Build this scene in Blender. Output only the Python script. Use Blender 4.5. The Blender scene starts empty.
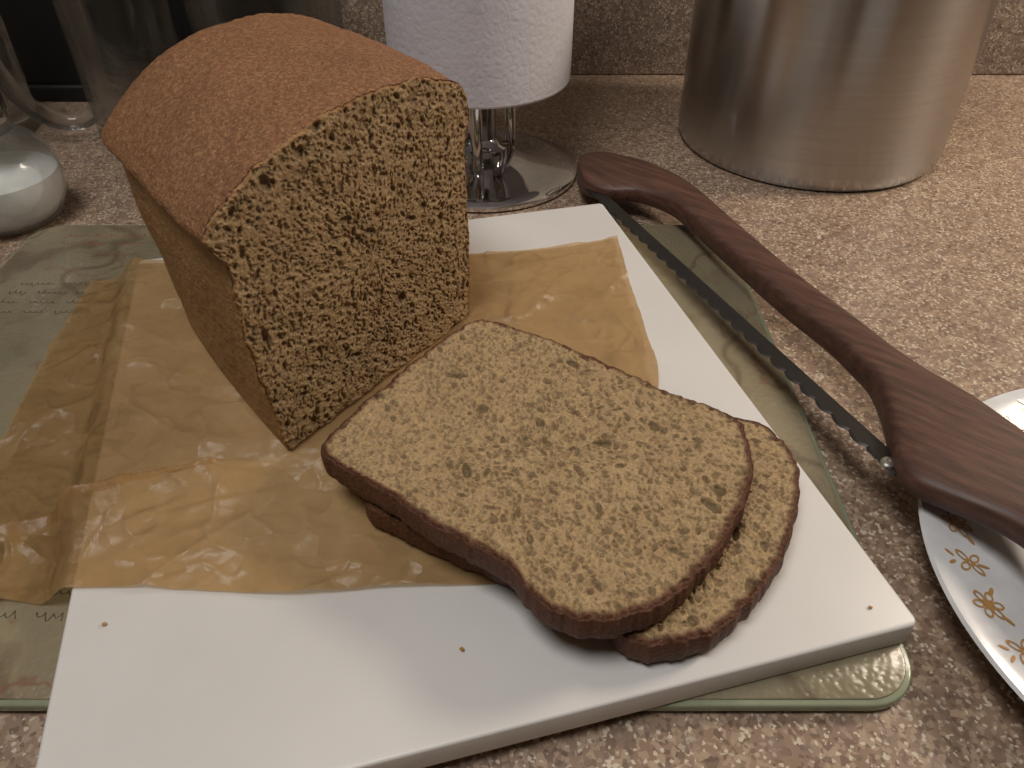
import bpy, math, random
import numpy as np
from mathutils import Vector, Matrix, noise
random.seed(4); rng=np.random.default_rng(7)
# Layout survey: real positions (metres) on the horizontal surface at height z,
# recovered from bearings measured at the survey point 0.237 m above the counter.
H=0.22; CZ=0.237; F=775.0; TH=math.radians(40)
def P(u,v,z):
    a=(u-512)/F; b=(v-384)/F
    t=(CZ-z)/(math.sin(TH)+b*math.cos(TH))
    return (a*t,(math.cos(TH)-b*math.sin(TH))*t)
def PL(l,z): return [P(u,v,z) for u,v in l]
ZG=0.0065; ZB=0.0175; ZP=ZB+0.0006

# ---------- node helpers ----------
def mat(name):
    m=bpy.data.materials.new(name); m.use_nodes=True
    nt=m.node_tree; b=nt.nodes['Principled BSDF']; return m,nt,b
def N(nt,t,**k):
    n=nt.nodes.new(t)
    for a,v in k.items():
        if a in n.inputs: n.inputs[a].default_value=v
        else: setattr(n,a,v)
    return n
def coord(nt,scale=(1,1,1),rot=(0,0,0)):
    c=N(nt,'ShaderNodeTexCoord'); m=N(nt,'ShaderNodeMapping')
    m.inputs['Scale'].default_value=scale; m.inputs['Rotation'].default_value=rot
    nt.links.new(c.outputs['Object'],m.inputs[0]); return m.outputs[0]
def noi(nt,co,scale,detail=4,rough=.55):
    n=N(nt,'ShaderNodeTexNoise'); n.inputs['Scale'].default_value=scale; n.inputs['Detail'].default_value=detail; n.inputs['Roughness'].default_value=rough
    nt.links.new(co,n.inputs['Vector']); return n.outputs['Fac']
def vor(nt,co,scale,feat='F1',rnd=1):
    n=N(nt,'ShaderNodeTexVoronoi'); n.feature=feat; n.inputs['Scale'].default_value=scale; n.inputs['Randomness'].default_value=rnd
    nt.links.new(co,n.inputs['Vector']); return n
def ramp(nt,fac,stops,interp='LINEAR'):
    r=N(nt,'ShaderNodeValToRGB'); r.color_ramp.interpolation=interp
    e=r.color_ramp.elements
    while len(e)<len(stops): e.new(.5)
    for i,(p,c) in enumerate(stops):
        e[i].position=p
        if not isinstance(c,(tuple,list)): c=(c,c,c)
        e[i].color=(*c,1)
    nt.links.new(fac,r.inputs[0]); return r.outputs[0]
def mix(nt,f,a,b,mode='MIX'):
    n=N(nt,'ShaderNodeMix',data_type='RGBA',blend_type=mode)
    def s(sock,v):
        if isinstance(v,bpy.types.NodeSocket): nt.links.new(v,sock)
        elif isinstance(v,(int,float)): sock.default_value=v
        else: sock.default_value=(*v,1)
    s(n.inputs[0],f); s(n.inputs[6],a); s(n.inputs[7],b); return n.outputs[2]
def bump(nt,bs,h,strength=.5,dist=.001,prev=None):
    n=N(nt,'ShaderNodeBump'); n.inputs['Strength'].default_value=strength; n.inputs['Distance'].default_value=dist
    nt.links.new(h,n.inputs['Height'])
    if prev is not None: nt.links.new(prev,n.inputs['Normal'])
    nt.links.new(n.outputs[0],bs.inputs['Normal']); return n.outputs[0]
def warp(nt,co,scale,amt):
    n=N(nt,'ShaderNodeTexNoise'); n.inputs['Scale'].default_value=scale; n.inputs['Detail'].default_value=3; nt.links.new(co,n.inputs['Vector'])
    m=N(nt,'ShaderNodeVectorMath',operation='MULTIPLY_ADD'); nt.links.new(n.outputs['Color'],m.inputs[0]); m.inputs[1].default_value=(amt,amt,amt); nt.links.new(co,m.inputs[2])
    return m.outputs[0]
def facets(nt,co,scale):
    v=vor(nt,co,scale)
    sub=N(nt,'ShaderNodeVectorMath',operation='SUBTRACT'); nt.links.new(co,sub.inputs[0]); nt.links.new(v.outputs['Position'],sub.inputs[1])
    c=N(nt,'ShaderNodeVectorMath',operation='SUBTRACT'); nt.links.new(v.outputs['Color'],c.inputs[0]); c.inputs[1].default_value=(.5,.5,.5)
    d=N(nt,'ShaderNodeVectorMath',operation='DOT_PRODUCT'); nt.links.new(sub.outputs[0],d.inputs[0]); nt.links.new(c.outputs[0],d.inputs[1])
    return d.outputs['Value']
def sr(r,g,b):
    f=lambda x:((x/255+.055)/1.055)**2.4 if x>10 else x/255/12.92
    return (f(r),f(g),f(b))

# ---------- mesh helpers ----------
def link(o,parent=None):
    bpy.context.collection.objects.link(o)
    if parent: o.parent=parent
    return o
def mesh(name,vs,fs,m=None,smooth=True,parent=None):
    me=bpy.data.meshes.new(name); me.from_pydata([tuple(map(float,v)) for v in vs],[],fs); me.update()
    import bmesh
    bm=bmesh.new(); bm.from_mesh(me); bmesh.ops.recalc_face_normals(bm,faces=bm.faces); bm.to_mesh(me); bm.free()
    if smooth: me.polygons.foreach_set('use_smooth',[True]*len(me.polygons))
    o=bpy.data.objects.new(name,me)
    if m:
        for x in (m if isinstance(m,list) else [m]): me.materials.append(x)
    return link(o,parent)
def empty(name,loc=(0,0,0)):
    o=bpy.data.objects.new(name,None); o.empty_display_size=.02; return link(o)
def lathe(name,prof,c,m,parent=None,seg=96,close=False,sharp=False):
    vs=[];fs=[];n=len(prof)
    for r,z in prof:
        for i in range(seg):
            a=2*math.pi*i/seg; vs.append((c[0]+r*math.cos(a),c[1]+r*math.sin(a),c[2]+z))
    rows=n if close else n-1
    for j in range(rows):
        k=(j+1)%n
        for i in range(seg): fs.append((j*seg+i,j*seg+(i+1)%seg,k*seg+(i+1)%seg,k*seg+i))
    if not close:
        if prof[0][0]>1e-5: fs.append(tuple(range(seg))[::-1])
        if prof[-1][0]>1e-5: fs.append(tuple((n-1)*seg+i for i in range(seg)))
    o=mesh(name,vs,fs,m,True,parent)
    import bmesh
    bm=bmesh.new(); bm.from_mesh(o.data); bmesh.ops.remove_doubles(bm,verts=bm.verts,dist=1e-6); bmesh.ops.recalc_face_normals(bm,faces=bm.faces); bm.to_mesh(o.data); bm.free()
    try:
        o.data.set_sharp_from_angle(angle=math.radians(35))
    except Exception: pass
    return o
def tube(name,pts,rad,m,parent=None,cyclic=False):
    cu=bpy.data.curves.new(name,'CURVE'); cu.dimensions='3D'; cu.bevel_depth=rad; cu.bevel_resolution=6; cu.resolution_u=16; cu.use_fill_caps=True
    s=cu.splines.new('NURBS'); s.points.add(len(pts)-1)
    for p,q in zip(s.points,pts): p.co=(*q,1)
    s.use_endpoint_u=True; s.order_u=4; s.use_cyclic_u=cyclic
    o=bpy.data.objects.new(name,cu); cu.materials.append(m); return link(o,parent)
def slab(name,corners,rad,z0,z1,bev,m,parent=None):
    pts=[]; n=len(corners)
    for i in range(n):
        p=Vector(corners[i]); a=(Vector(corners[i-1])-p).normalized(); b=(Vector(corners[(i+1)%n])-p).normalized()
        c=p+(a+b)*rad
        for k in range(13):
            t=math.pi/2*k/12
            pts.append(c-b*rad*math.cos(t)-a*rad*math.sin(t))
    cen=sum(pts,Vector((0,0)))/len(pts); vs=[];fs=[];L=len(pts)
    prof=[(bev,z0)]+[(bev*(1-math.sin(t)),z0+bev*(1-math.cos(t))) for t in (math.pi/6,math.pi/3,math.pi/2)]+[(bev*(1-math.cos(t)),z1-bev*(1-math.sin(t))) for t in (0,math.pi/6,math.pi/3,math.pi/2)]
    nrm=[]
    for i in range(L):
        d=(pts[(i+1)%L]-pts[i-1]).normalized(); q=Vector((d.y,-d.x))
        if q.dot(pts[i]-cen)<0: q=-q
        nrm.append(q)
    for off,z in prof:
        for p,q in zip(pts,nrm): w=p-q*off; vs.append((w.x,w.y,z))
    for j in range(len(prof)-1):
        for i in range(L): fs.append((j*L+i,j*L+(i+1)%L,(j+1)*L+(i+1)%L,(j+1)*L+i))
    fs.append(tuple(range(L))); fs.append(tuple((len(prof)-1)*L+i for i in range(L)))
    o=mesh(name,vs,fs,m,True,parent)
    try: o.data.set_sharp_from_angle(angle=math.radians(40))
    except Exception: pass
    return o
def catmull(pts,n,closed=True):
    p=np.array(pts,float); k=len(p); out=[]
    rngk=range(k) if closed else range(k-1)
    for i in rngk:
        g=(lambda j:p[j%k]) if closed else (lambda j:p[min(max(j,0),k-1)])
        p0,p1,p2,p3=g(i-1),g(i),g(i+1),g(i+2)
        for t in np.linspace(0,1,24,endpoint=False):
            out.append(.5*((2*p1)+(-p0+p2)*t+(2*p0-5*p1+4*p2-p3)*t*t+(-p0+3*p1-3*p2+p3)*t**3))
    if closed: out.append(out[0])
    else: out.append(p[-1])
    out=np.array(out); d=np.r_[0,np.cumsum(np.linalg.norm(np.diff(out,axis=0),axis=1))]
    s=np.linspace(0,d[-1],n,endpoint=not closed)
    return np.stack([np.interp(s,d,out[:,j]) for j in range(out.shape[1])],1)

# ---------- materials ----------
def laminate(name,tint=(1,1,1)):
    m,nt,b=mat(name); co=coord(nt)
    base=ramp(nt,noi(nt,co,45,4),[(.3,sr(138,115,98)),(.7,sr(160,136,116))])
    def layer(c,scale,ch,frac,col,op):
        v=vor(nt,co,scale); s=N(nt,'ShaderNodeSeparateColor'); nt.links.new(v.outputs['Color'],s.inputs[0])
        return mix(nt,ramp(nt,s.outputs[ch],[(0,op),(frac,op),(frac+.02,0),(1,0)]),c,col)
    c=layer(base,380,0,.20,sr(188,167,144),.6)
    c=layer(c,380,1,.16,sr(112,90,78),.6)
    c=layer(c,700,2,.20,sr(184,162,140),.6)
    c=layer(c,700,0,.14,sr(100,82,72),.65)
    c=layer(c,900,1,.09,sr(216,204,186),.85)
    c=layer(c,200,2,.10,sr(138,117,106),.5)
    c=mix(nt,1.0,c,tint,'MULTIPLY')
    nt.links.new(c,b.inputs['Base Color']); b.inputs['Roughness'].default_value=.42
    bump(nt,b,noi(nt,co,900,2),.06,.0004); return m
M_lam=laminate('laminate_speckled',(.90,.88,.86)); M_bs=laminate('laminate_backsplash',(.72,.74,.78))
def wallm():
    m,nt,b=mat('painted_wall'); co=coord(nt)
    nt.links.new(ramp(nt,noi(nt,co,20),[(.3,sr(150,140,125)),(.7,sr(160,150,134))]),b.inputs['Base Color']); b.inputs['Roughness'].default_value=.8; return m
M_wall=wallm()
def crumbmat(name,top,fleck,side,crumb_a,crumb_b,poredark,blotch=.4):
    m,nt,b=mat(name); co=coord(nt)
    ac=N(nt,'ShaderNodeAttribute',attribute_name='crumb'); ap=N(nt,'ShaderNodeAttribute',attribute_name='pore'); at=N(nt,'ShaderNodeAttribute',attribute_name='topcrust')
    n1=noi(nt,co,70,5,.6); n2=noi(nt,co,800,3,.6)
    cr=ramp(nt,n1,[(.3,crumb_a),(.7,crumb_b)])
    cr=mix(nt,ramp(nt,n2,[(.40,.0),(.7,.6)]),cr,tuple(min(1,x*1.4) for x in crumb_b))
    vf=vor(nt,co,700)
    cr=mix(nt,ramp(nt,vf.outputs['Distance'],[(0.08,.5),(.34,0)]),cr,tuple(x*.5 for x in crumb_a))
    cr=mix(nt,ramp(nt,noi(nt,co,1100,2,.5),[(.58,0),(.74,.45)]),cr,tuple(x*.45 for x in crumb_a))
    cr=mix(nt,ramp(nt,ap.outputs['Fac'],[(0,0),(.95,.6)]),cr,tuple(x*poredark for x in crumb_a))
    ct=mix(nt,ramp(nt,noi(nt,co,560,3,.7),[(.45,0),(.64,.6)]),top,fleck)
    ct=mix(nt,ramp(nt,noi(nt,co,28,3),[(.4,0),(.7,blotch)]),ct,tuple(x*.66 for x in top))
    ct=mix(nt,ramp(nt,noi(nt,co,1300,2),[(.58,0),(.68,.55)]),ct,tuple(min(1,x*1.5) for x in fleck))
    cs=mix(nt,ramp(nt,noi(nt,co,420,4,.7),[(.42,0),(.7,.6)]),side,tuple(x*.62 for x in side))
    cs=mix(nt,ramp(nt,noi(nt,co,40,3),[(.4,0),(.7,.3)]),cs,top)
    cu=mix(nt,at.outputs['Fac'],cs,ct)
    c=mix(nt,ac.outputs['Fac'],cu,cr)
    nt.links.new(c,b.inputs['Base Color']); b.inputs['Roughness'].default_value=.62
    b.inputs['Specular IOR Level'].default_value=.4
    h=mix(nt,.5,noi(nt,co,900,4,.7),vf.outputs['Distance'])
    pr=bump(nt,b,h,.85,.0010); bump(nt,b,noi(nt,co,260,4,.6),.4,.0010,pr); return m
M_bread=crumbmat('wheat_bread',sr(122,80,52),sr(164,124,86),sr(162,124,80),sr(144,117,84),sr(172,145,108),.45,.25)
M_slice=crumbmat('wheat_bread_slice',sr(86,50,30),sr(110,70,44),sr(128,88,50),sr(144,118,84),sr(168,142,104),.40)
def boardm():
    m,nt,b=mat('white_polyethylene'); co=coord(nt)
    nt.links.new(ramp(nt,noi(nt,co,12,4),[(.3,sr(206,203,200)),(.7,sr(216,213,211))]),b.inputs['Base Color']); b.inputs['Roughness'].default_value=.36
    b.inputs['Subsurface Weight'].default_value=.15; b.inputs['Subsurface Radius'].default_value=(.01,.008,.006); b.inputs['Subsurface Scale'].default_value=.5
    sc=coord(nt,(30,900,30),(0,0,.3)); bump(nt,b,noi(nt,sc,3,3),.08,.0003); return m
M_board=boardm()
def glassboard():
    m,nt,b=mat('printed_glass'); co=coord(nt)
    c=ramp(nt,noi(nt,co,14,5,.6),[(.3,sr(120,113,92)),(.5,sr(138,128,104)),(.72,sr(148,133,107))])
    c=mix(nt,ramp(nt,noi(nt,co,40,4),[(.55,0),(.7,.5)]),c,sr(110,90,70))
    wv=ramp(nt,noi(nt,co,9,3,.5),[(.485,0),(.497,.6),(.503,.6),(.515,0)])
    c=mix(nt,wv,c,sr(96,80,64))
    wv=ramp(nt,noi(nt,co,17,4,.5),[(.565,0),(.572,.6),(.578,.6),(.585,0)])
    c=mix(nt,wv,c,sr(132,88,70))
    nt.links.new(c,b.inputs['Base Color']); b.inputs['Roughness'].default_value=.3; b.inputs['Coat Weight'].default_value=.7; b.inputs['Coat Roughness'].default_value=.12
    v=vor(nt,co,480,'SMOOTH_F1'); bump(nt,b,v.outputs['Distance'],.45,.0008); return m
M_gb=glassboard()
def simple(name,col,rough=.5,metal=0,**k):
    m,nt,b=mat(name); b.inputs['Base Color'].default_value=(*col,1); b.inputs['Roughness'].default_value=rough; b.inputs['Metallic'].default_value=metal
    co=coord(nt); nt.links.new(ramp(nt,noi(nt,co,k.get('ns',80),4),[(.3,tuple(x*.88 for x in col)),(.7,tuple(min(1,x*1.08) for x in col))]),b.inputs['Base Color'])
    if k.get('bs'): bump(nt,b,noi(nt,co,k['bs'],3),k.get('bst',.2),.0005)
    return m
M_edge=simple('green_glass_edge',sr(140,146,122),.12)
M_ink=simple('brown_ink',sr(98,80,64),.3); M_ink2=simple('red_ink',sr(140,78,62),.3)
M_chrome=simple('chrome',(.72,.72,.73),.07,1)
M_black=simple('black_plastic',(.004,.004,.005),.5)
M_rub=simple('rubber_feet',(.05,.05,.05),.7)
M_salt=simple('white_salt',(.92,.91,.90),.8,bs=2000,bst=.6)
M_ceram=simple('white_ceramic',sr(218,218,220),.12)
M_gold=simple('gold_print',sr(188,142,84),.25)
M_blade=simple('dark_steel',(.05,.046,.045),.35,.7)
M_screw=simple('steel_screw',(.6,.6,.58),.35,1)
def steel():
    m,nt,b=mat('brushed_steel'); co=coord(nt,(1,1,40))
    b.inputs['Metallic'].default_value=1
    nt.links.new(ramp(nt,noi(nt,co,14,3),[(.3,(.46,.445,.435)),(.7,(.51,.495,.485))]),b.inputs['Base Color'])
    b.inputs['Roughness'].default_value=.26; b.inputs['Anisotropic'].default_value=.9; b.inputs['Anisotropic Rotation'].default_value=.25
    tg=N(nt,'ShaderNodeTangent',direction_type='RADIAL',axis='Z'); nt.links.new(tg.outputs[0],b.inputs['Tangent'])
    return m
M_steel=steel()
def woodm():
    m,nt,b=mat('walnut'); co=coord(nt,(1,1,1),(0,0,.82))
    mp=N(nt,'ShaderNodeMapping'); mp.inputs['Scale'].default_value=(12,130,130); nt.links.new(co,mp.inputs[0])
    n=noi(nt,mp.outputs[0],2.6,6,.65)
    nt.links.new(ramp(nt,n,[(.3,sr(58,38,32)),(.5,sr(82,55,45)),(.72,sr(104,73,60))]),b.inputs['Base Color'])
    b.inputs['Roughness'].default_value=.5; bump(nt,b,n,.2,.0004); return m
M_wood=woodm()
def glassm():
    m,nt,b=mat('clear_glass'); b.inputs['Transmission Weight'].default_value=1; b.inputs['Roughness'].default_value=.0; b.inputs['IOR'].default_value=1.48
    b.inputs['Base Color'].default_value=(.97,.985,.98,1)
    co=coord(nt); bump(nt,b,noi(nt,co,15,2),.03,.001)
    tr=N(nt,'ShaderNodeBsdfTransparent'); tr.inputs[0].default_value=(.93,.94,.935,1)
    m2=N(nt,'ShaderNodeMixShader'); m2.inputs[0].default_value=.5; nt.links.new(b.outputs[0],m2.inputs[1]); nt.links.new(tr.outputs[0],m2.inputs[2])
    nt.links.new(m2.outputs[0],nt.nodes['Material Output'].inputs[0]); return m
M_glass=glassm()
def towelm():
    m,nt,b=mat('paper_towel'); co=coord(nt)
    b.inputs['Base Color'].default_value=(*sr(206,205,214),1); b.inputs['Roughness'].default_value=.9
    v=vor(nt,co,200,'DISTANCE_TO_EDGE',.7); p=bump(nt,b,v.outputs['Distance'],.28,.0012); p=bump(nt,b,noi(nt,co,500,3),.35,.0006,p); bump(nt,b,noi(nt,co,40,3),.3,.003,p); return m
M_towel=towelm()
def parch():
    m,nt,b=mat('brown_parchment'); co=coord(nt)
    c=ramp(nt,noi(nt,co,14,5,.65),[(.3,sr(164,130,88)),(.55,sr(188,153,106)),(.8,sr(206,176,130))])
    nt.links.new(c,b.inputs['Base Color']); b.inputs['Roughness'].default_value=.34; b.inputs['Specular IOR Level'].default_value=.5
    cw=warp(nt,co,30,.02); cw2=warp(nt,co,60,.012)
    st=N(nt,'ShaderNodeMapping'); st.inputs['Scale'].default_value=(1,1.7,1); st.inputs['Rotation'].default_value=(0,0,.4); nt.links.new(cw,st.inputs[0])
    p=bump(nt,b,facets(nt,st.outputs[0],34),1,.40); p=bump(nt,b,facets(nt,cw2,110),1,.26,p); bump(nt,b,noi(nt,co,90,6,.7),.2,.0010,p)
    tr=N(nt,'ShaderNodeBsdfTransparent'); tr.inputs[0].default_value=(.88,.76,.57,1)
    tl=N(nt,'ShaderNodeBsdfTranslucent'); nt.links.new(c,tl.inputs[0])
    m1=N(nt,'ShaderNodeMixShader'); m1.inputs[0].default_value=.2; nt.links.new(b.outputs[0],m1.inputs[1]); nt.links.new(tl.outputs[0],m1.inputs[2])
    m2=N(nt,'ShaderNodeMixShader'); m2.inputs[0].default_value=.46; nt.links.new(m1.outputs[0],m2.inputs[1]); nt.links.new(tr.outputs[0],m2.inputs[2])
    nt.links.new(m2.outputs[0],nt.nodes['Material Output'].inputs[0]); return m
M_parch=parch()

# ---------- room ----------
def box(name,x0,x1,y0,y1,z0,z1,m,parent=None,bev=0):
    vs=[(x,y,z) for x in (x0,x1) for y in (y0,y1) for z in (z0,z1)]
    o=mesh(name,vs,[(0,1,3,2),(4,6,7,5),(0,4,5,1),(2,3,7,6),(0,2,6,4),(1,5,7,3)],m,False,parent)
    if bev:
        b=o.modifiers.new('b','BEVEL'); b.width=bev; b.segments=5
        o.data.polygons.foreach_set('use_smooth',[True]*len(o.data.polygons))
    return o
YW=.735
M_floor=simple('floor_vinyl',sr(120,96,74),.5); M_ceil=simple('ceiling_paint',sr(205,200,190),.9); M_cab=simple('cabinet_oak',sr(120,84,52),.5)
kc=empty('kitchen_counter')
box('countertop',-1.498,1.498,-.02,YW-.001,-.035,0,M_lam,kc,.004)
box('base_cabinet',-1.48,1.48,.03,YW-.002,-.899,-.0351,M_cab,kc)
box('backsplash',-1.498,1.498,YW-.018,YW-.0005,.0001,.11,M_bs,None,.002)
box('wall_back',-1.6,1.6,YW,YW+.1,-.9,1.5,M_wall)
box('wall_left',-1.6,-1.5,-2.4,YW,-.9,1.5,M_wall)
box('wall_right',1.5,1.6,-2.4,YW,-.9,1.5,M_wall)
box('wall_front',-1.6,1.6,-2.5,-2.4,-.9,1.5,M_wall)
box('floor',-1.6,1.6,-2.5,YW+.1,-.95,-.9,M_floor)
box('ceiling',-1.6,1.6,-2.5,YW+.1,1.5,1.55,M_ceil)

# ---------- glass cutting board ----------
gb=empty('glass_cutting_board')
X0,X1,Y0,Y1=-.29,.130,.120,.428
gcor=[(X0,Y0),(X1,Y0),(X1,Y1),(X0,Y1)]
slab('glass_body',gcor,.018,.002,ZG-.0006,.0008,M_edge,gb)
slab('printed_face',[(X0+.002,Y0+.002),(X1-.002,Y0+.002),(X1-.002,Y1-.002),(X0+.002,Y1-.002)],.016,ZG-.0012,ZG,.0004,M_gb,gb)
for i,(x,y) in enumerate([(X0+.03,Y0+.03),(X1-.03,Y0+.03),(X1-.03,Y1-.03),(X0+.03,Y1-.03)]):
    lathe(f'foot_{i+1}',[(0,0),(.006,0),(.006,.0022),(0,.0022)],(x,y,0),M_rub,gb,24)
def scribble(name,x,y,w,h,m,seed):
    r=random.Random(seed); cu=bpy.data.curves.new(name,'CURVE'); cu.dimensions='3D'; cu.bevel_depth=.0002; cu.bevel_resolution=1
    nl=int(h/.009)
    for j in range(nl):
        xx=x+r.uniform(0,.006)
        while xx<x+w:
            wl=r.uniform(.008,.02); s=cu.splines.new('NURBS'); k=int(wl/.0009); s.points.add(k-1)
            for i in range(k):
                big=2.6 if r.random()<.14 else 1
                s.points[i].co=(xx+i*.0009+.0006*math.cos(i*1.9),y+h-j*.009+(.0013*math.sin(i*1.9))*big+r.uniform(-.0003,.0003),ZG,1)
            s.order_u=3; s.use_endpoint_u=True; xx+=wl+.004
    o=bpy.data.objects.new(name,cu); cu.materials.append(m); link(o,gb)
scribble('script_print_1',X0+.02,Y0+.015,.13,.08,M_ink,1)
scribble('script_print_2',X0+.015,Y0+.20,.11,.04,M_ink,2)
scribble('script_print_3',X0+.02,Y1-.035,.16,.02,M_ink2,3)

# ---------- white board ----------
BR=np.array([.598,.644])*H; d=np.array([-.253,.967]); d/=np.linalg.norm(d); w=np.array([-d[1],d[0]])
BW,BL=1.213*H,1.374*H
wc=[BR,BR+d*BL,BR+d*BL+w*BW,BR+w*BW]
slab('white_cutting_board',[tuple(p) for p in wc],.003,ZG+.0002,ZB,.001,M_board)
def inboard(x,y):
    q=np.stack([x-BR[0],y-BR[1]],-1); a=q@d; b=q@w
    return np.minimum(np.minimum(a,BL-a),np.minimum(b,BW-b))

# ---------- bread ----------
def bread(name,outline,cen,map3d,D,mt,roundback,npore,N_=1000,R=165,seed=1,ztopfun=None,parent=None,big=16,depthk=1.0,rim=.0012):
    r=np.random.default_rng(seed)
    o=catmull(outline,N_); c=np.array(cen)
    jit=np.array([noise.noise(Vector((p[0]*160,p[1]*160,seed)))*.0011+noise.noise(Vector((p[0]*60,p[1]*60,seed+9)))*.0012+noise.noise(Vector((p[0]*500,p[1]*500,seed)))*.0007 for p in o])
    dirn=o-c; L0=np.linalg.norm(dirn,axis=1,keepdims=True); dirn/=L0; ob0=o.copy(); o=o+dirn*jit[:,None]; L=L0[:,0]+jit
    ts=np.linspace(0,1,R+1)[1:]**.85
    pts=(c[None,None]+dirn[None]*(L[None,:]*ts[:,None])[...,None]).reshape(-1,2)
    edge=((1-ts)[:,None]*L[None]).reshape(-1)
    dep=np.zeros(len(pts))
    lo=o.min(0); hi=o.max(0)
    for k in range(npore):
        pc=lo+(hi-lo)*r.random(2)
        rr=.0004+.0005*r.random()
        if k<big: rr=.0015+.0012*r.random()
        elif k<big*20: rr=.0009+.0006*r.random()
        th=r.random()*math.pi; el=1+.9*r.random()
        dx=pts[:,0]-pc[0]; dy=pts[:,1]-pc[1]
        ii=np.nonzero((np.abs(dx)<rr*2)&(np.abs(dy)<rr*2))[0]
        if len(ii)==0: continue
        a=(dx[ii]*math.cos(th)+dy[ii]*math.sin(th))/(rr*el); b=(-dx[ii]*math.sin(th)+dy[ii]*math.cos(th))*el**.5/rr
        q=a*a+b*b; f=np.clip(1-q,0,1)**.6*rr*depthk
        dep[ii]=np.maximum(dep[ii],f)
    dep*=np.clip(edge/.0015,0,1)
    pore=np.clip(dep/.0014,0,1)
    rough=np.array([noise.noise(Vector((p[0]*480,p[1]*480,seed+3)))*.0004+noise.noise(Vector((p[0]*110,p[1]*110,seed)))*.0006+noise.noise(Vector((p[0]*30,p[1]*30,seed)))*.0008 for p in pts])
    dep2=dep+rough+.0012*np.clip(1-edge/.0013,0,1)**2
    V=[map3d(p[0],p[1],q) for p,q in zip(pts,dep2)]
    V.append(map3d(c[0],c[1],0)); ci=len(V)-1
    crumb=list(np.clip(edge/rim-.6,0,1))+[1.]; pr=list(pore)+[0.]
    top=[0.]*len(V)
    if not ztopfun: top=[1.]*len(V)
    def tc(i): return ztopfun(o[i]) if ztopfun else 1.
    F_=[(ci,i,(i+1)%N_) for i in range(N_)]
    for j in range(R-1):
        for i in range(N_): F_.append((j*N_+i,j*N_+(i+1)%N_,(j+1)*N_+(i+1)%N_,(j+1)*N_+i))
    for i in range(N_): top[(R-1)*N_+i]=tc(i)
    prev=(R-1)*N_
    ns=160 if roundback else 14
    for j in range(1,ns+1):
        x=j/ns
        st=len(V)
        if roundback:
            g=1.0
            if x>.7: g=max(0,1-((x-.7)/.3)**2.4)**.42
            g=.3+.7*g
            gs=g*(1+.05*math.sin(math.pi*min(1,x*1.05)))
            kj=math.exp(-x*40)
        else:
            g=1+.012*math.sin(math.pi*x)-.02*max(0,(x-.8)/.2)**2
        for i in range(N_):
            if roundback:
                q0=ob0[i]+(o[i]-ob0[i])*kj
                zz=q0[1]*(g if q0[1]>.01 else 1)
                f=max(0,(q0[1]/H-.3)/.26)
                zz+=f*.005*math.sin(math.pi*min(1,x*.9))-f*.006*x*max(0,min(1,(q0[0]/H+.05)/.6))
                sh=abs((q0[0]/H-.26)/.3)**3*f*x*.010
                p=(c[0]+(q0[0]-c[0])*gs, zz-sh)
            else: p=(c[0]+(o[i,0]-c[0])*g, c[1]+(o[i,1]-c[1])*g)
            dd=D*x
            if roundback:
                nn=noise.noise(Vector((p[0]*300,p[1]*300,dd*300)))*.0005+noise.noise(Vector((p[0]*50,p[1]*50,dd*50)))*.0008+noise.noise(Vector((p[0]*18,p[1]*18,dd*18)))*.0022*min(1,x*5)
                if p[1]<.004: nn=0
                p=(p[0]+dirn[i,0]*nn,p[1]+dirn[i,1]*nn)
            V.append(map3d(p[0],p[1],dd))
            crumb.append(0.); pr.append(0.); top.append(tc(i))
        for i in range(N_): F_.append((prev+i,prev+(i+1)%N_,st+(i+1)%N_,st+i))
        prev=st
    bc=np.mean(np.array(V[prev:prev+N_]),0); V.append(tuple(bc)); crumb.append(0.); pr.append(0.); top.append(0.)
    for i in range(N_): F_.append((prev+i,prev+(i+1)%N_,len(V)-1))
    ob=mesh(name,V,F_,mt,True,parent)
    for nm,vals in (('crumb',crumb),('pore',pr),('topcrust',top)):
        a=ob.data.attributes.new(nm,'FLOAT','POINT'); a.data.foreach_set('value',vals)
    return ob
out=[(.01,0),(.1,0),(.26,0),(.42,0),(.516,0),(.53,.018),(.533,.1),(.535,.2),(.537,.3),(.535,.37),(.54,.41),(.552,.44),(.549,.475),(.525,.508),(.46,.537),(.37,.553),(.26,.556),(.15,.545),(.07,.523),(.01,.495),(-.03,.470),(-.047,.448),(-.035,.420),(-.020,.39),(-.025,.3),(-.018,.2),(-.005,.06),(0,.012)]
out=[(a*H,b*H) for a,b in out]
B0=np.array([-.401,.991])*H; fd=np.array([.583,.813]); ax=np.array([-.60,.80])
def mapl(s,z,dd):
    p=B0+fd*s+ax*dd; return (p[0],p[1],ZP+.0004+max(z,0))
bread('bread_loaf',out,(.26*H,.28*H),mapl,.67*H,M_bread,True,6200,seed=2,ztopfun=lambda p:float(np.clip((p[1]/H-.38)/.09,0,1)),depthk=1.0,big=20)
TS=.0122
def mk(ztop):
    return lambda x,y,dd:(x,y,ztop-dd)
s1=[(322,447),(345,420),(400,372),(450,333),(478,320),(510,325),(560,342),(620,368),(680,395),(715,405),(738,420),(751,450),(750,485),(735,520),(715,550),(690,580),(655,603),(620,615),(585,618),(550,606),(527,588),(505,563),(460,535),(410,507),(365,480),(335,462)]
s2=[(366,492),(420,440),(500,372),(530,362),(600,382),(680,405),(745,418),(775,432),(795,460),(799,492),(785,550),(745,605),(700,635),(655,645),(628,636),(600,612),(540,580),(480,555),(400,520)]
z2=ZP+.0006+TS; z1=z2+.0014+TS
o2=PL(s2,z2); o1=PL(s1,z1)
bread('bread_slice',o2,tuple(np.mean(o2,0)),mk(z2),TS-.0001,M_slice,False,5500,seed=5,depthk=1.05,big=20,rim=.0019)
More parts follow.
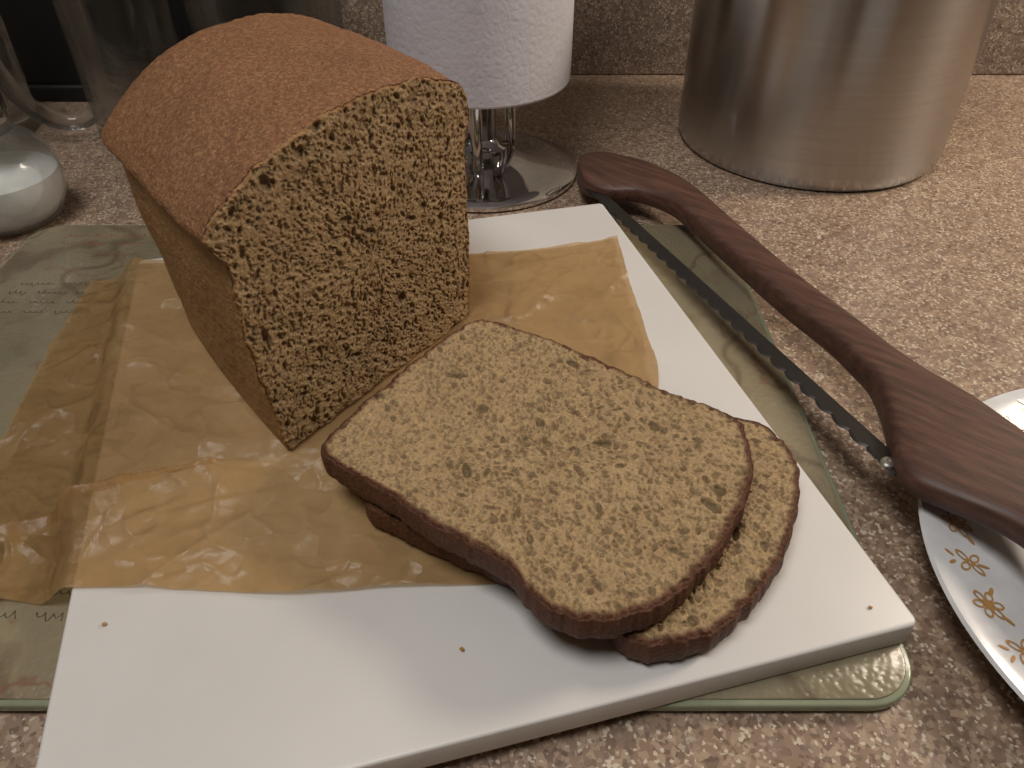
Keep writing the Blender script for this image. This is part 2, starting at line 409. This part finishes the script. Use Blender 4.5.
bread('bread_slice',o1,tuple(np.mean(o1,0)),mk(z1),TS-.0001,M_slice,False,6000,seed=9,depthk=1.05,big=20,rim=.0019)

# ---------- parchment ----------
def curve_px(l,n): return catmull(PL(l,ZP),n,False)
NU,NV=340,280
topc=curve_px([(85,265),(200,262),(350,258),(470,254),(560,247),(617,237)],NU)
rt=curve_px([(617,237),(630,285),(645,330),(658,390),(630,480),(575,575)],NV)
bt=curve_px([(-70,580),(0,583),(50,588),(130,588),(220,592),(300,595),(390,588),(480,585),(575,575)],NU)
lf=curve_px([(85,265),(45,325),(5,395),(-30,470),(-70,580)],NV)
u=np.linspace(0,1,NU)[None,:,None]; v=np.linspace(0,1,NV)[:,None,None]
C=(1-v)*topc[None]+v*bt[None]+(1-u)*lf[:,None]+u*rt[:,None]-((1-u)*(1-v)*topc[0]+u*(1-v)*topc[-1]+(1-u)*v*bt[0]+u*v*bt[-1])
X=C[...,0].ravel(); Y=C[...,1].ravel()
sd=inboard(X,Y)
st=np.clip((sd+.014)/.013,0,1); st=st*st*(3-2*st)
zb=ZG+.0006+(ZP-ZG-.0006)*st
def pip_dist(poly,X,Y):
    p=np.array(poly); q=np.roll(p,-1,0); dm=np.full(len(X),1e9); ins=np.zeros(len(X),bool)
    for a,b in zip(p,q):
        e=b-a; t=np.clip(((X-a[0])*e[0]+(Y-a[1])*e[1])/(e@e),0,1)
        dm=np.minimum(dm,np.hypot(X-a[0]-t*e[0],Y-a[1]-t*e[1]))
        cnd=((a[1]>Y)!=(b[1]>Y))&(X<(b[0]-a[0])*(Y-a[1])/(b[1]-a[1]+1e-12)+a[0]); ins^=cnd
    return np.where(ins,-dm,dm)
lp=[B0-fd*.012,B0+fd*.128,B0+fd*.128+ax*.15,B0-fd*.012+ax*.15]
dd=np.minimum(np.minimum(pip_dist(lp,X,Y),pip_dist(o2,X,Y)),pip_dist(o1,X,Y)+.02)
mask=np.clip(dd/.016,0,1)
wr=np.zeros(len(X))
for i in range(len(X)):
    if mask[i]<=0: continue
    p=Vector((X[i]*22,Y[i]*22,1.3)); a=1-abs(noise.noise(p))*2.4
    b=1-abs(noise.noise(Vector((X[i]*55+4,Y[i]*55,5))))*2.4
    wr[i]=max(0,a)**4*.0018+max(0,b)**4*.0008+.0008*(noise.noise(p*.5)+.5)
rc=np.random.default_rng(12)
for k in range(170):
    cx=X.min()+(X.max()-X.min())*rc.random(); cy=Y.min()+(Y.max()-Y.min())*rc.random(); th=rc.random()*math.pi if rc.random()<.5 else rc.normal(.45,.3)
    ln=.012+.035*rc.random(); wd=.0018+.004*rc.random(); hh_=.0004+.0012*rc.random()
    al=(X-cx)*math.cos(th)+(Y-cy)*math.sin(th); pe=-(X-cx)*math.sin(th)+(Y-cy)*math.cos(th)
    wr+=hh_*np.clip(1-np.abs(al)/ln,0,1)*np.clip(1-np.where(pe>0,pe/wd,-pe/(wd*3)),0,1)
fa=np.array(P(-40,535,ZP)); fb=np.array(P(285,455,ZP)); e=fb-fa; t=((X-fa[0])*e[0]+(Y-fa[1])*e[1])/(e@e)
pd=((X-fa[0])*e[1]-(Y-fa[1])*e[0])/np.linalg.norm(e)
rid=.012*np.clip(1.05-t,0,1)**.6*np.clip(1-np.where(pd>0,pd/.022,-pd/.0035),0,1)**1.3*(t>-1)
Z=zb+wr*mask+np.clip(rid,0,.012)*mask
fs=[(j*NU+i,j*NU+i+1,(j+1)*NU+i+1,(j+1)*NU+i) for j in range(NV-1) for i in range(NU-1)]
mesh('parchment_paper',list(zip(X,Y,Z)),fs,M_parch)

# crumbs on the bare part of the white board
vs=[];fs=[]
def crumb(x,y,z,r):
    b=len(vs)
    g=(1+5**.5)/2; ico=[(-1,g,0),(1,g,0),(-1,-g,0),(1,-g,0),(0,-1,g),(0,1,g),(0,-1,-g),(0,1,-g),(g,0,-1),(g,0,1),(-g,0,-1),(-g,0,1)]
    for q in ico:
        k=r*.55*random.uniform(.6,1.2); vs.append((x+q[0]*k,y+q[1]*k,z+r*.7+q[2]*k*.6))
    for f in [(0,11,5),(0,5,1),(0,1,7),(0,7,10),(0,10,11),(1,5,9),(5,11,4),(11,10,2),(10,7,6),(7,1,8),(3,9,4),(3,4,2),(3,2,6),(3,6,8),(3,8,9),(4,9,5),(2,4,11),(6,2,10),(8,6,7),(9,8,1)]: fs.append(tuple(b+i for i in f))
for uu,vv,rr in [(105,625,.0010),(462,650,.0009),(870,608,.0007)]:
    x,y=P(uu,vv,ZB); crumb(x,y,ZB,rr)
M_cr=simple('crumb_brown',sr(170,130,80),.8)
mesh('bread_crumbs',vs,fs,M_cr,False)

# ---------- bow knife ----------
kn=empty('bow_bread_knife')
pairs=[((577,170),(579,178)),((581,162),(583,187)),((590,158),(592,192)),((603,157),(604,195)),((618,160),(615,196)),((650,169),(639,197)),((690,190),(675,211)),((740,234),(720,251)),((800,285),(779,304)),((850,323),(829,344)),((880,346),(853,367)),((903,362),(874,391)),((928,378),(886,426)),((950,390),(893,462)),((975,405),(908,485)),((1010,430),(945,503)),((1060,468),(1005,528)),((1110,506),(1062,566)),((1150,540),(1115,598)),((1165,560),(1140,596))]
def kz(u): return .0150+(u-577)/(1160-577)*.020
pu=catmull([(*P(a[0],a[1],kz(a[0])),kz(a[0])) for a,b in pairs],150,False)
plw=catmull([(*P(b[0],b[1],kz(a[0])),kz(a[0])) for a,b in pairs],150,False)
vs=[];fs=[];K=28
for i in range(150):
    c=(pu[i]+plw[i])/2; hw=(pu[i]-plw[i])/2
    thk=.0070*min(1,(np.linalg.norm(hw)/.006)**.5)
    for k in range(K):
        a=2*math.pi*k/K; ca,sa=math.cos(a),math.sin(a); e=.55
        q=c+hw*math.copysign(abs(ca)**e,ca); vs.append((q[0],q[1],q[2]+thk*math.copysign(abs(sa)**e,sa)))
for i in range(149):
    for k in range(K): fs.append((i*K+k,i*K+(k+1)%K,(i+1)*K+(k+1)%K,(i+1)*K+k))
fs.append(tuple(range(K))); fs.append(tuple(149*K+k for k in range(K)))
mesh('wooden_bow_handle',vs,fs,M_wood,True,kn)
a3=np.array([*P(590,186,kz(589)),kz(589)]); b3=np.array([*P(903,472,kz(905)),kz(905)])
L=np.linalg.norm(b3-a3); e=(b3-a3)/L; s=np.array([e[1],-e[0],0]); s/=np.linalg.norm(s)
if s[0]>0: s=-s
vs=[];fs=[];n=420
for i in range(n+1):
    x=L*i/n; sc=abs(math.sin(math.pi*x/.0105)); wd=.0036+.0018*sc
    if x<.012 or x>L-.015: wd=.0046
    c=a3+e*x
    for sg in (1,-1):
        vs.append(tuple(c-s*.0035+np.array([0,0,sg*.0006])));vs.append(tuple(c+s*(wd-.0012)+np.array([0,0,sg*.0006])));
    vs.append(tuple(c+s*wd))
for i in range(n):
    b=i*5;q=b+5
    fs+= [(b,b+1,q+1,q),(b+1,b+4,q+4,q+1),(b+4,b+3,q+3,q+4),(b+3,b+2,q+2,q+3),(b+2,b,q,q+2)]
fs+=[(0,1,4,3,2),(n*5,n*5+2,n*5+3,n*5+4,n*5+1)]
mesh('serrated_blade',vs,fs,M_blade,False,kn)
zt=kz(891)+.0007
sx,sy=P(888,463,zt)
lathe('blade_screw',[(0,-.001),(.0028,-.001),(.0028,.0006),(.0022,.0012),(.0009,.0013),(.0009,.0007),(0,.0007)],(sx,sy,zt),M_screw,kn,32)

# ---------- plate ----------
pl=empty('dinner_plate')
pc=(1.145*H,.70*H,0); PR=.108
prof=[(0,.002),(.05,.002),(.055,0),(.058,0),(.060,.003),(.074,.008),(PR-.002,.0165),(PR,.018),(PR-.001,.0190),(PR-.006,.0185),(.085,.0135),(.074,.0110),(.066,.007),(.058,.0055),(0,.005)]
lathe('plate_body',prof,pc,M_ceram,pl,160)
def rimz(r): return float(np.interp(r,[.058,.066,.074,.085,PR-.006],[.0055,.007,.0110,.0135,.0185]))+.0004
vs=[];fs=[]
def petal(cr,ca,dr,dt,L_,W_,ang,hollow=True):
    k=18;b=len(vs)
    for sc in (1,.62 if hollow else .02):
        for i in range(k):
            t=2*math.pi*i/k; x=L_*math.cos(t)*sc; y=W_*math.sin(t)*sc
            rr=cr+dr+x*math.cos(ang)-y*math.sin(ang); tt=dt+x*math.sin(ang)+y*math.cos(ang)
            A=ca+tt/rr; vs.append((pc[0]+rr*math.cos(A),pc[1]+rr*math.sin(A),rimz(rr)))
    for i in range(k): fs.append((b+i,b+(i+1)%k,b+k+(i+1)%k,b+k+i))
for j in range(34):
    ca=2*math.pi*j/34+.05; cr=.0945
    if j%2:
        for p in range(6):
            a=p*math.pi/3; petal(cr,ca,.0036*math.cos(a),.0036*math.sin(a),.0024,.0016,a)
        petal(cr,ca,0,0,.0013,.0013,0,False)
        petal(cr,ca,-.004,.0055,.0022,.0008,2.2,False); petal(cr,ca,-.004,-.0055,.0022,.0008,-2.2,False)
    else:
        for p in range(4):
            a=p*math.pi/2+.78; petal(cr-.001,ca,.0032*math.cos(a),.0032*math.sin(a),.0028,.0015,a)
        petal(cr,ca,.006,.002,.0018,.0006,.6,False); petal(cr,ca,.006,-.002,.0018,.0006,-.6,False); petal(cr,ca,-.006,0,.0024,.0006,0,False)
mesh('floral_rim_print',vs,fs,M_gold,False,pl)

# ---------- stock pot ----------
po=empty('stock_pot'); pcx=(1.012*H,2.61*H,0); r=.0955; hh=.165
po.location=(pcx[0],pcx[1],0); pcx=(0,0,0)
lathe('pot_body',[(0,.003),(.0,.0),(r-.008,0),(r-.003,.0015),(r-.0005,.006),(r,.012),(r,hh-.004),(r+.003,hh-.002),(r+.0035,hh),(r+.002,hh+.001),(r-.0015,hh-.001),(r-.0015,.006),(r-.01,.004),(0,.004)],pcx,M_steel,po,160)
for sg in (-1,1):
    pts=[(pcx[0]+sg*(r-.001),pcx[1]-.035,hh-.03),(pcx[0]+sg*(r+.03),pcx[1]-.035,hh-.027),(pcx[0]+sg*(r+.042),pcx[1]-.02,hh-.027),(pcx[0]+sg*(r+.042),pcx[1]+.02,hh-.027),(pcx[0]+sg*(r+.03),pcx[1]+.035,hh-.027),(pcx[0]+sg*(r-.001),pcx[1]+.035,hh-.03)]
    pts=[(x if abs(x-pcx[0])>r else pcx[0]+sg*math.sqrt(r*r-.035**2),y,z) for x,y,z in pts]
    tube('handle_left' if sg<0 else 'handle_right',pts,.0042,M_chrome,po)

# ---------- paper towel holder ----------
pt=empty('paper_towel_holder'); c=(-.093*H,2.345*H,0)
lathe('chrome_base',[(0,0),(.062,0),(.0635,.0015),(.0638,.004),(.061,.0058),(.054,.0065),(.045,.0072),(.030,.010),(.022,.013),(.0,.013)],(c[0]+.002,c[1],0),M_chrome,pt,128)
lathe('support_collar',[(0,.012),(.017,.012),(.0175,.02),(.013,.022),(.010,.026),(.010,.05),(.013,.056),(.018,.058),(.018,.062),(0,.062)],c,M_chrome,pt,64)
lathe('center_rod',[(0,.05),(.005,.05),(.005,.33),(.009,.335),(.009,.345),(0,.35)],c,M_chrome,pt,32)
for k in range(3):
    a=k*2.094+.4; lathe(f'post_{k+1}',[(0,.008),(.0038,.008),(.0038,.064),(0,.064)],(c[0]+.021*math.cos(a),c[1]+.021*math.sin(a),0),M_chrome,pt,24)
lathe('roll_tray',[(0,.0625),(.024,.0625),(.025,.0635),(.024,.0648),(0,.0648)],c,M_chrome,pt,64)
lathe('paper_towel_roll',[(.020,.0655),(.057,.0655),(.0583,.067),(.0586,.08),(.0586,.335),(.057,.342),(.020,.342)],c,M_towel,pt,128,close=True)

# ---------- salt jar ----------
sj=empty('salt_jar'); c=(-1.432*H,1.965*H+.012,0)
k_=.96
def S(l): return [(a*k_,b*k_) for a,b in l]
ob=[(0,0),(.024,0),(.030,.004),(.036,.016),(.038,.028),(.036,.042),(.029,.053),(.020,.060),(.0185,.066)]
lathe('jar_glass',S(ob+[(.0165,.066),(.018,.060),(.027,.052),(.0345,.041),(.0365,.028),(.0345,.016),(.0285,.006),(.022,.003),(0,.003)]),c,M_glass,sj)
lathe('salt_fill',S([(0,.0034),(.0218,.0034),(.0281,.0064),(.0341,.016),(.0361,.027),(.0357,.033),(.02,.038),(0,.040)]),c,M_salt,sj)
lathe('chrome_lid',S([(0,.0665),(.0205,.0665),(.021,.068),(.021,.080),(.018,.086),(.010,.091),(0,.092)]),c,M_chrome,sj)

# ---------- mugs ----------
def mug(nm,cx,cy,ang,r=.036,h=.14):
    g=empty(nm)
    lathe('mug_body',[(0,0),(r-.003,0),(r,.003),(r,.02),(r+.001,h),(r-.0015,h+.001),(r-.0035,h),(r-.0045,.02),(r-.008,.013),(0,.012)],(cx,cy,0),M_glass,g)
    dx,dy=math.cos(ang),math.sin(ang)
    pts=[(q[0]*dx+cx,q[0]*dy+cy,q[1]) for q in [(r-.001,.118),(r+.02,.126),(r+.048,.115),(r+.055,.08),(r+.048,.04),(r+.026,.014),(r+.008,.014),(r-.001,.02)]]
    tube('mug_handle',pts,.0062,M_glass,g)
mug('glass_mug',-1.27*H,2.66*H,math.radians(200))
mug('glass_mug',-1.83*H,2.66*H,math.radians(250))
cn=empty('glass_canister'); c=(-.78*H,2.64*H,0)
lathe('canister_glass',[(0,0),(.048,0),(.052,.004),(.052,.15),(.045,.16),(.042,.16),(.048,.148),(.0485,.006),(.046,.004),(0,.004)],c,M_glass,cn)
lathe('canister_lid',[(0,.161),(.047,.161),(.049,.164),(.049,.172),(.04,.176),(.01,.178),(.012,.19),(0,.194)],c,M_chrome,cn)
tb=empty('black_toaster')
box('toaster_shell',-.66,-.165,.652,.714,.006,.22,M_black,tb,.012)
box('toaster_base',-.65,-.170,.650,.711,0,.014,M_black,tb,.003)
box('lever_knob',-.42,-.39,.642,.655,.12,.132,M_black,tb,.003)

# ---------- lights ----------
def area(name,loc,target,size,power,col):
    l=bpy.data.lights.new(name,'AREA'); l.shape='DISK'; l.size=size; l.energy=power; l.color=col
    o=bpy.data.objects.new(name,l); o.location=loc; o.rotation_euler=(Vector(target)-Vector(loc)).to_track_quat('-Z','Y').to_euler(); link(o)
area('counter_lamp',(.84,.50,.60),(.15,.38,0),.24,5.6,(1,.86,.70))
area('overhead_fill',(-.3,-.1,1.42),(0,.3,0),.6,12.0,(1,.975,.94))  # added soft fill light from overhead, not a modelled ceiling fixture
W=bpy.data.worlds.new('World'); bpy.context.scene.world=W; W.use_nodes=True
W.node_tree.nodes['Background'].inputs[0].default_value=(.3,.28,.26,1); W.node_tree.nodes['Background'].inputs[1].default_value=.4

cam=bpy.data.cameras.new('camera'); co=bpy.data.objects.new('camera',cam); link(co)
co.location=(0,0,CZ); co.rotation_euler=(math.radians(50),0,0)
cam.sensor_width=36; cam.lens=F/1024*36; cam.clip_start=.01
bpy.context.scene.camera=co
bpy.context.scene.view_settings.view_transform='Standard'
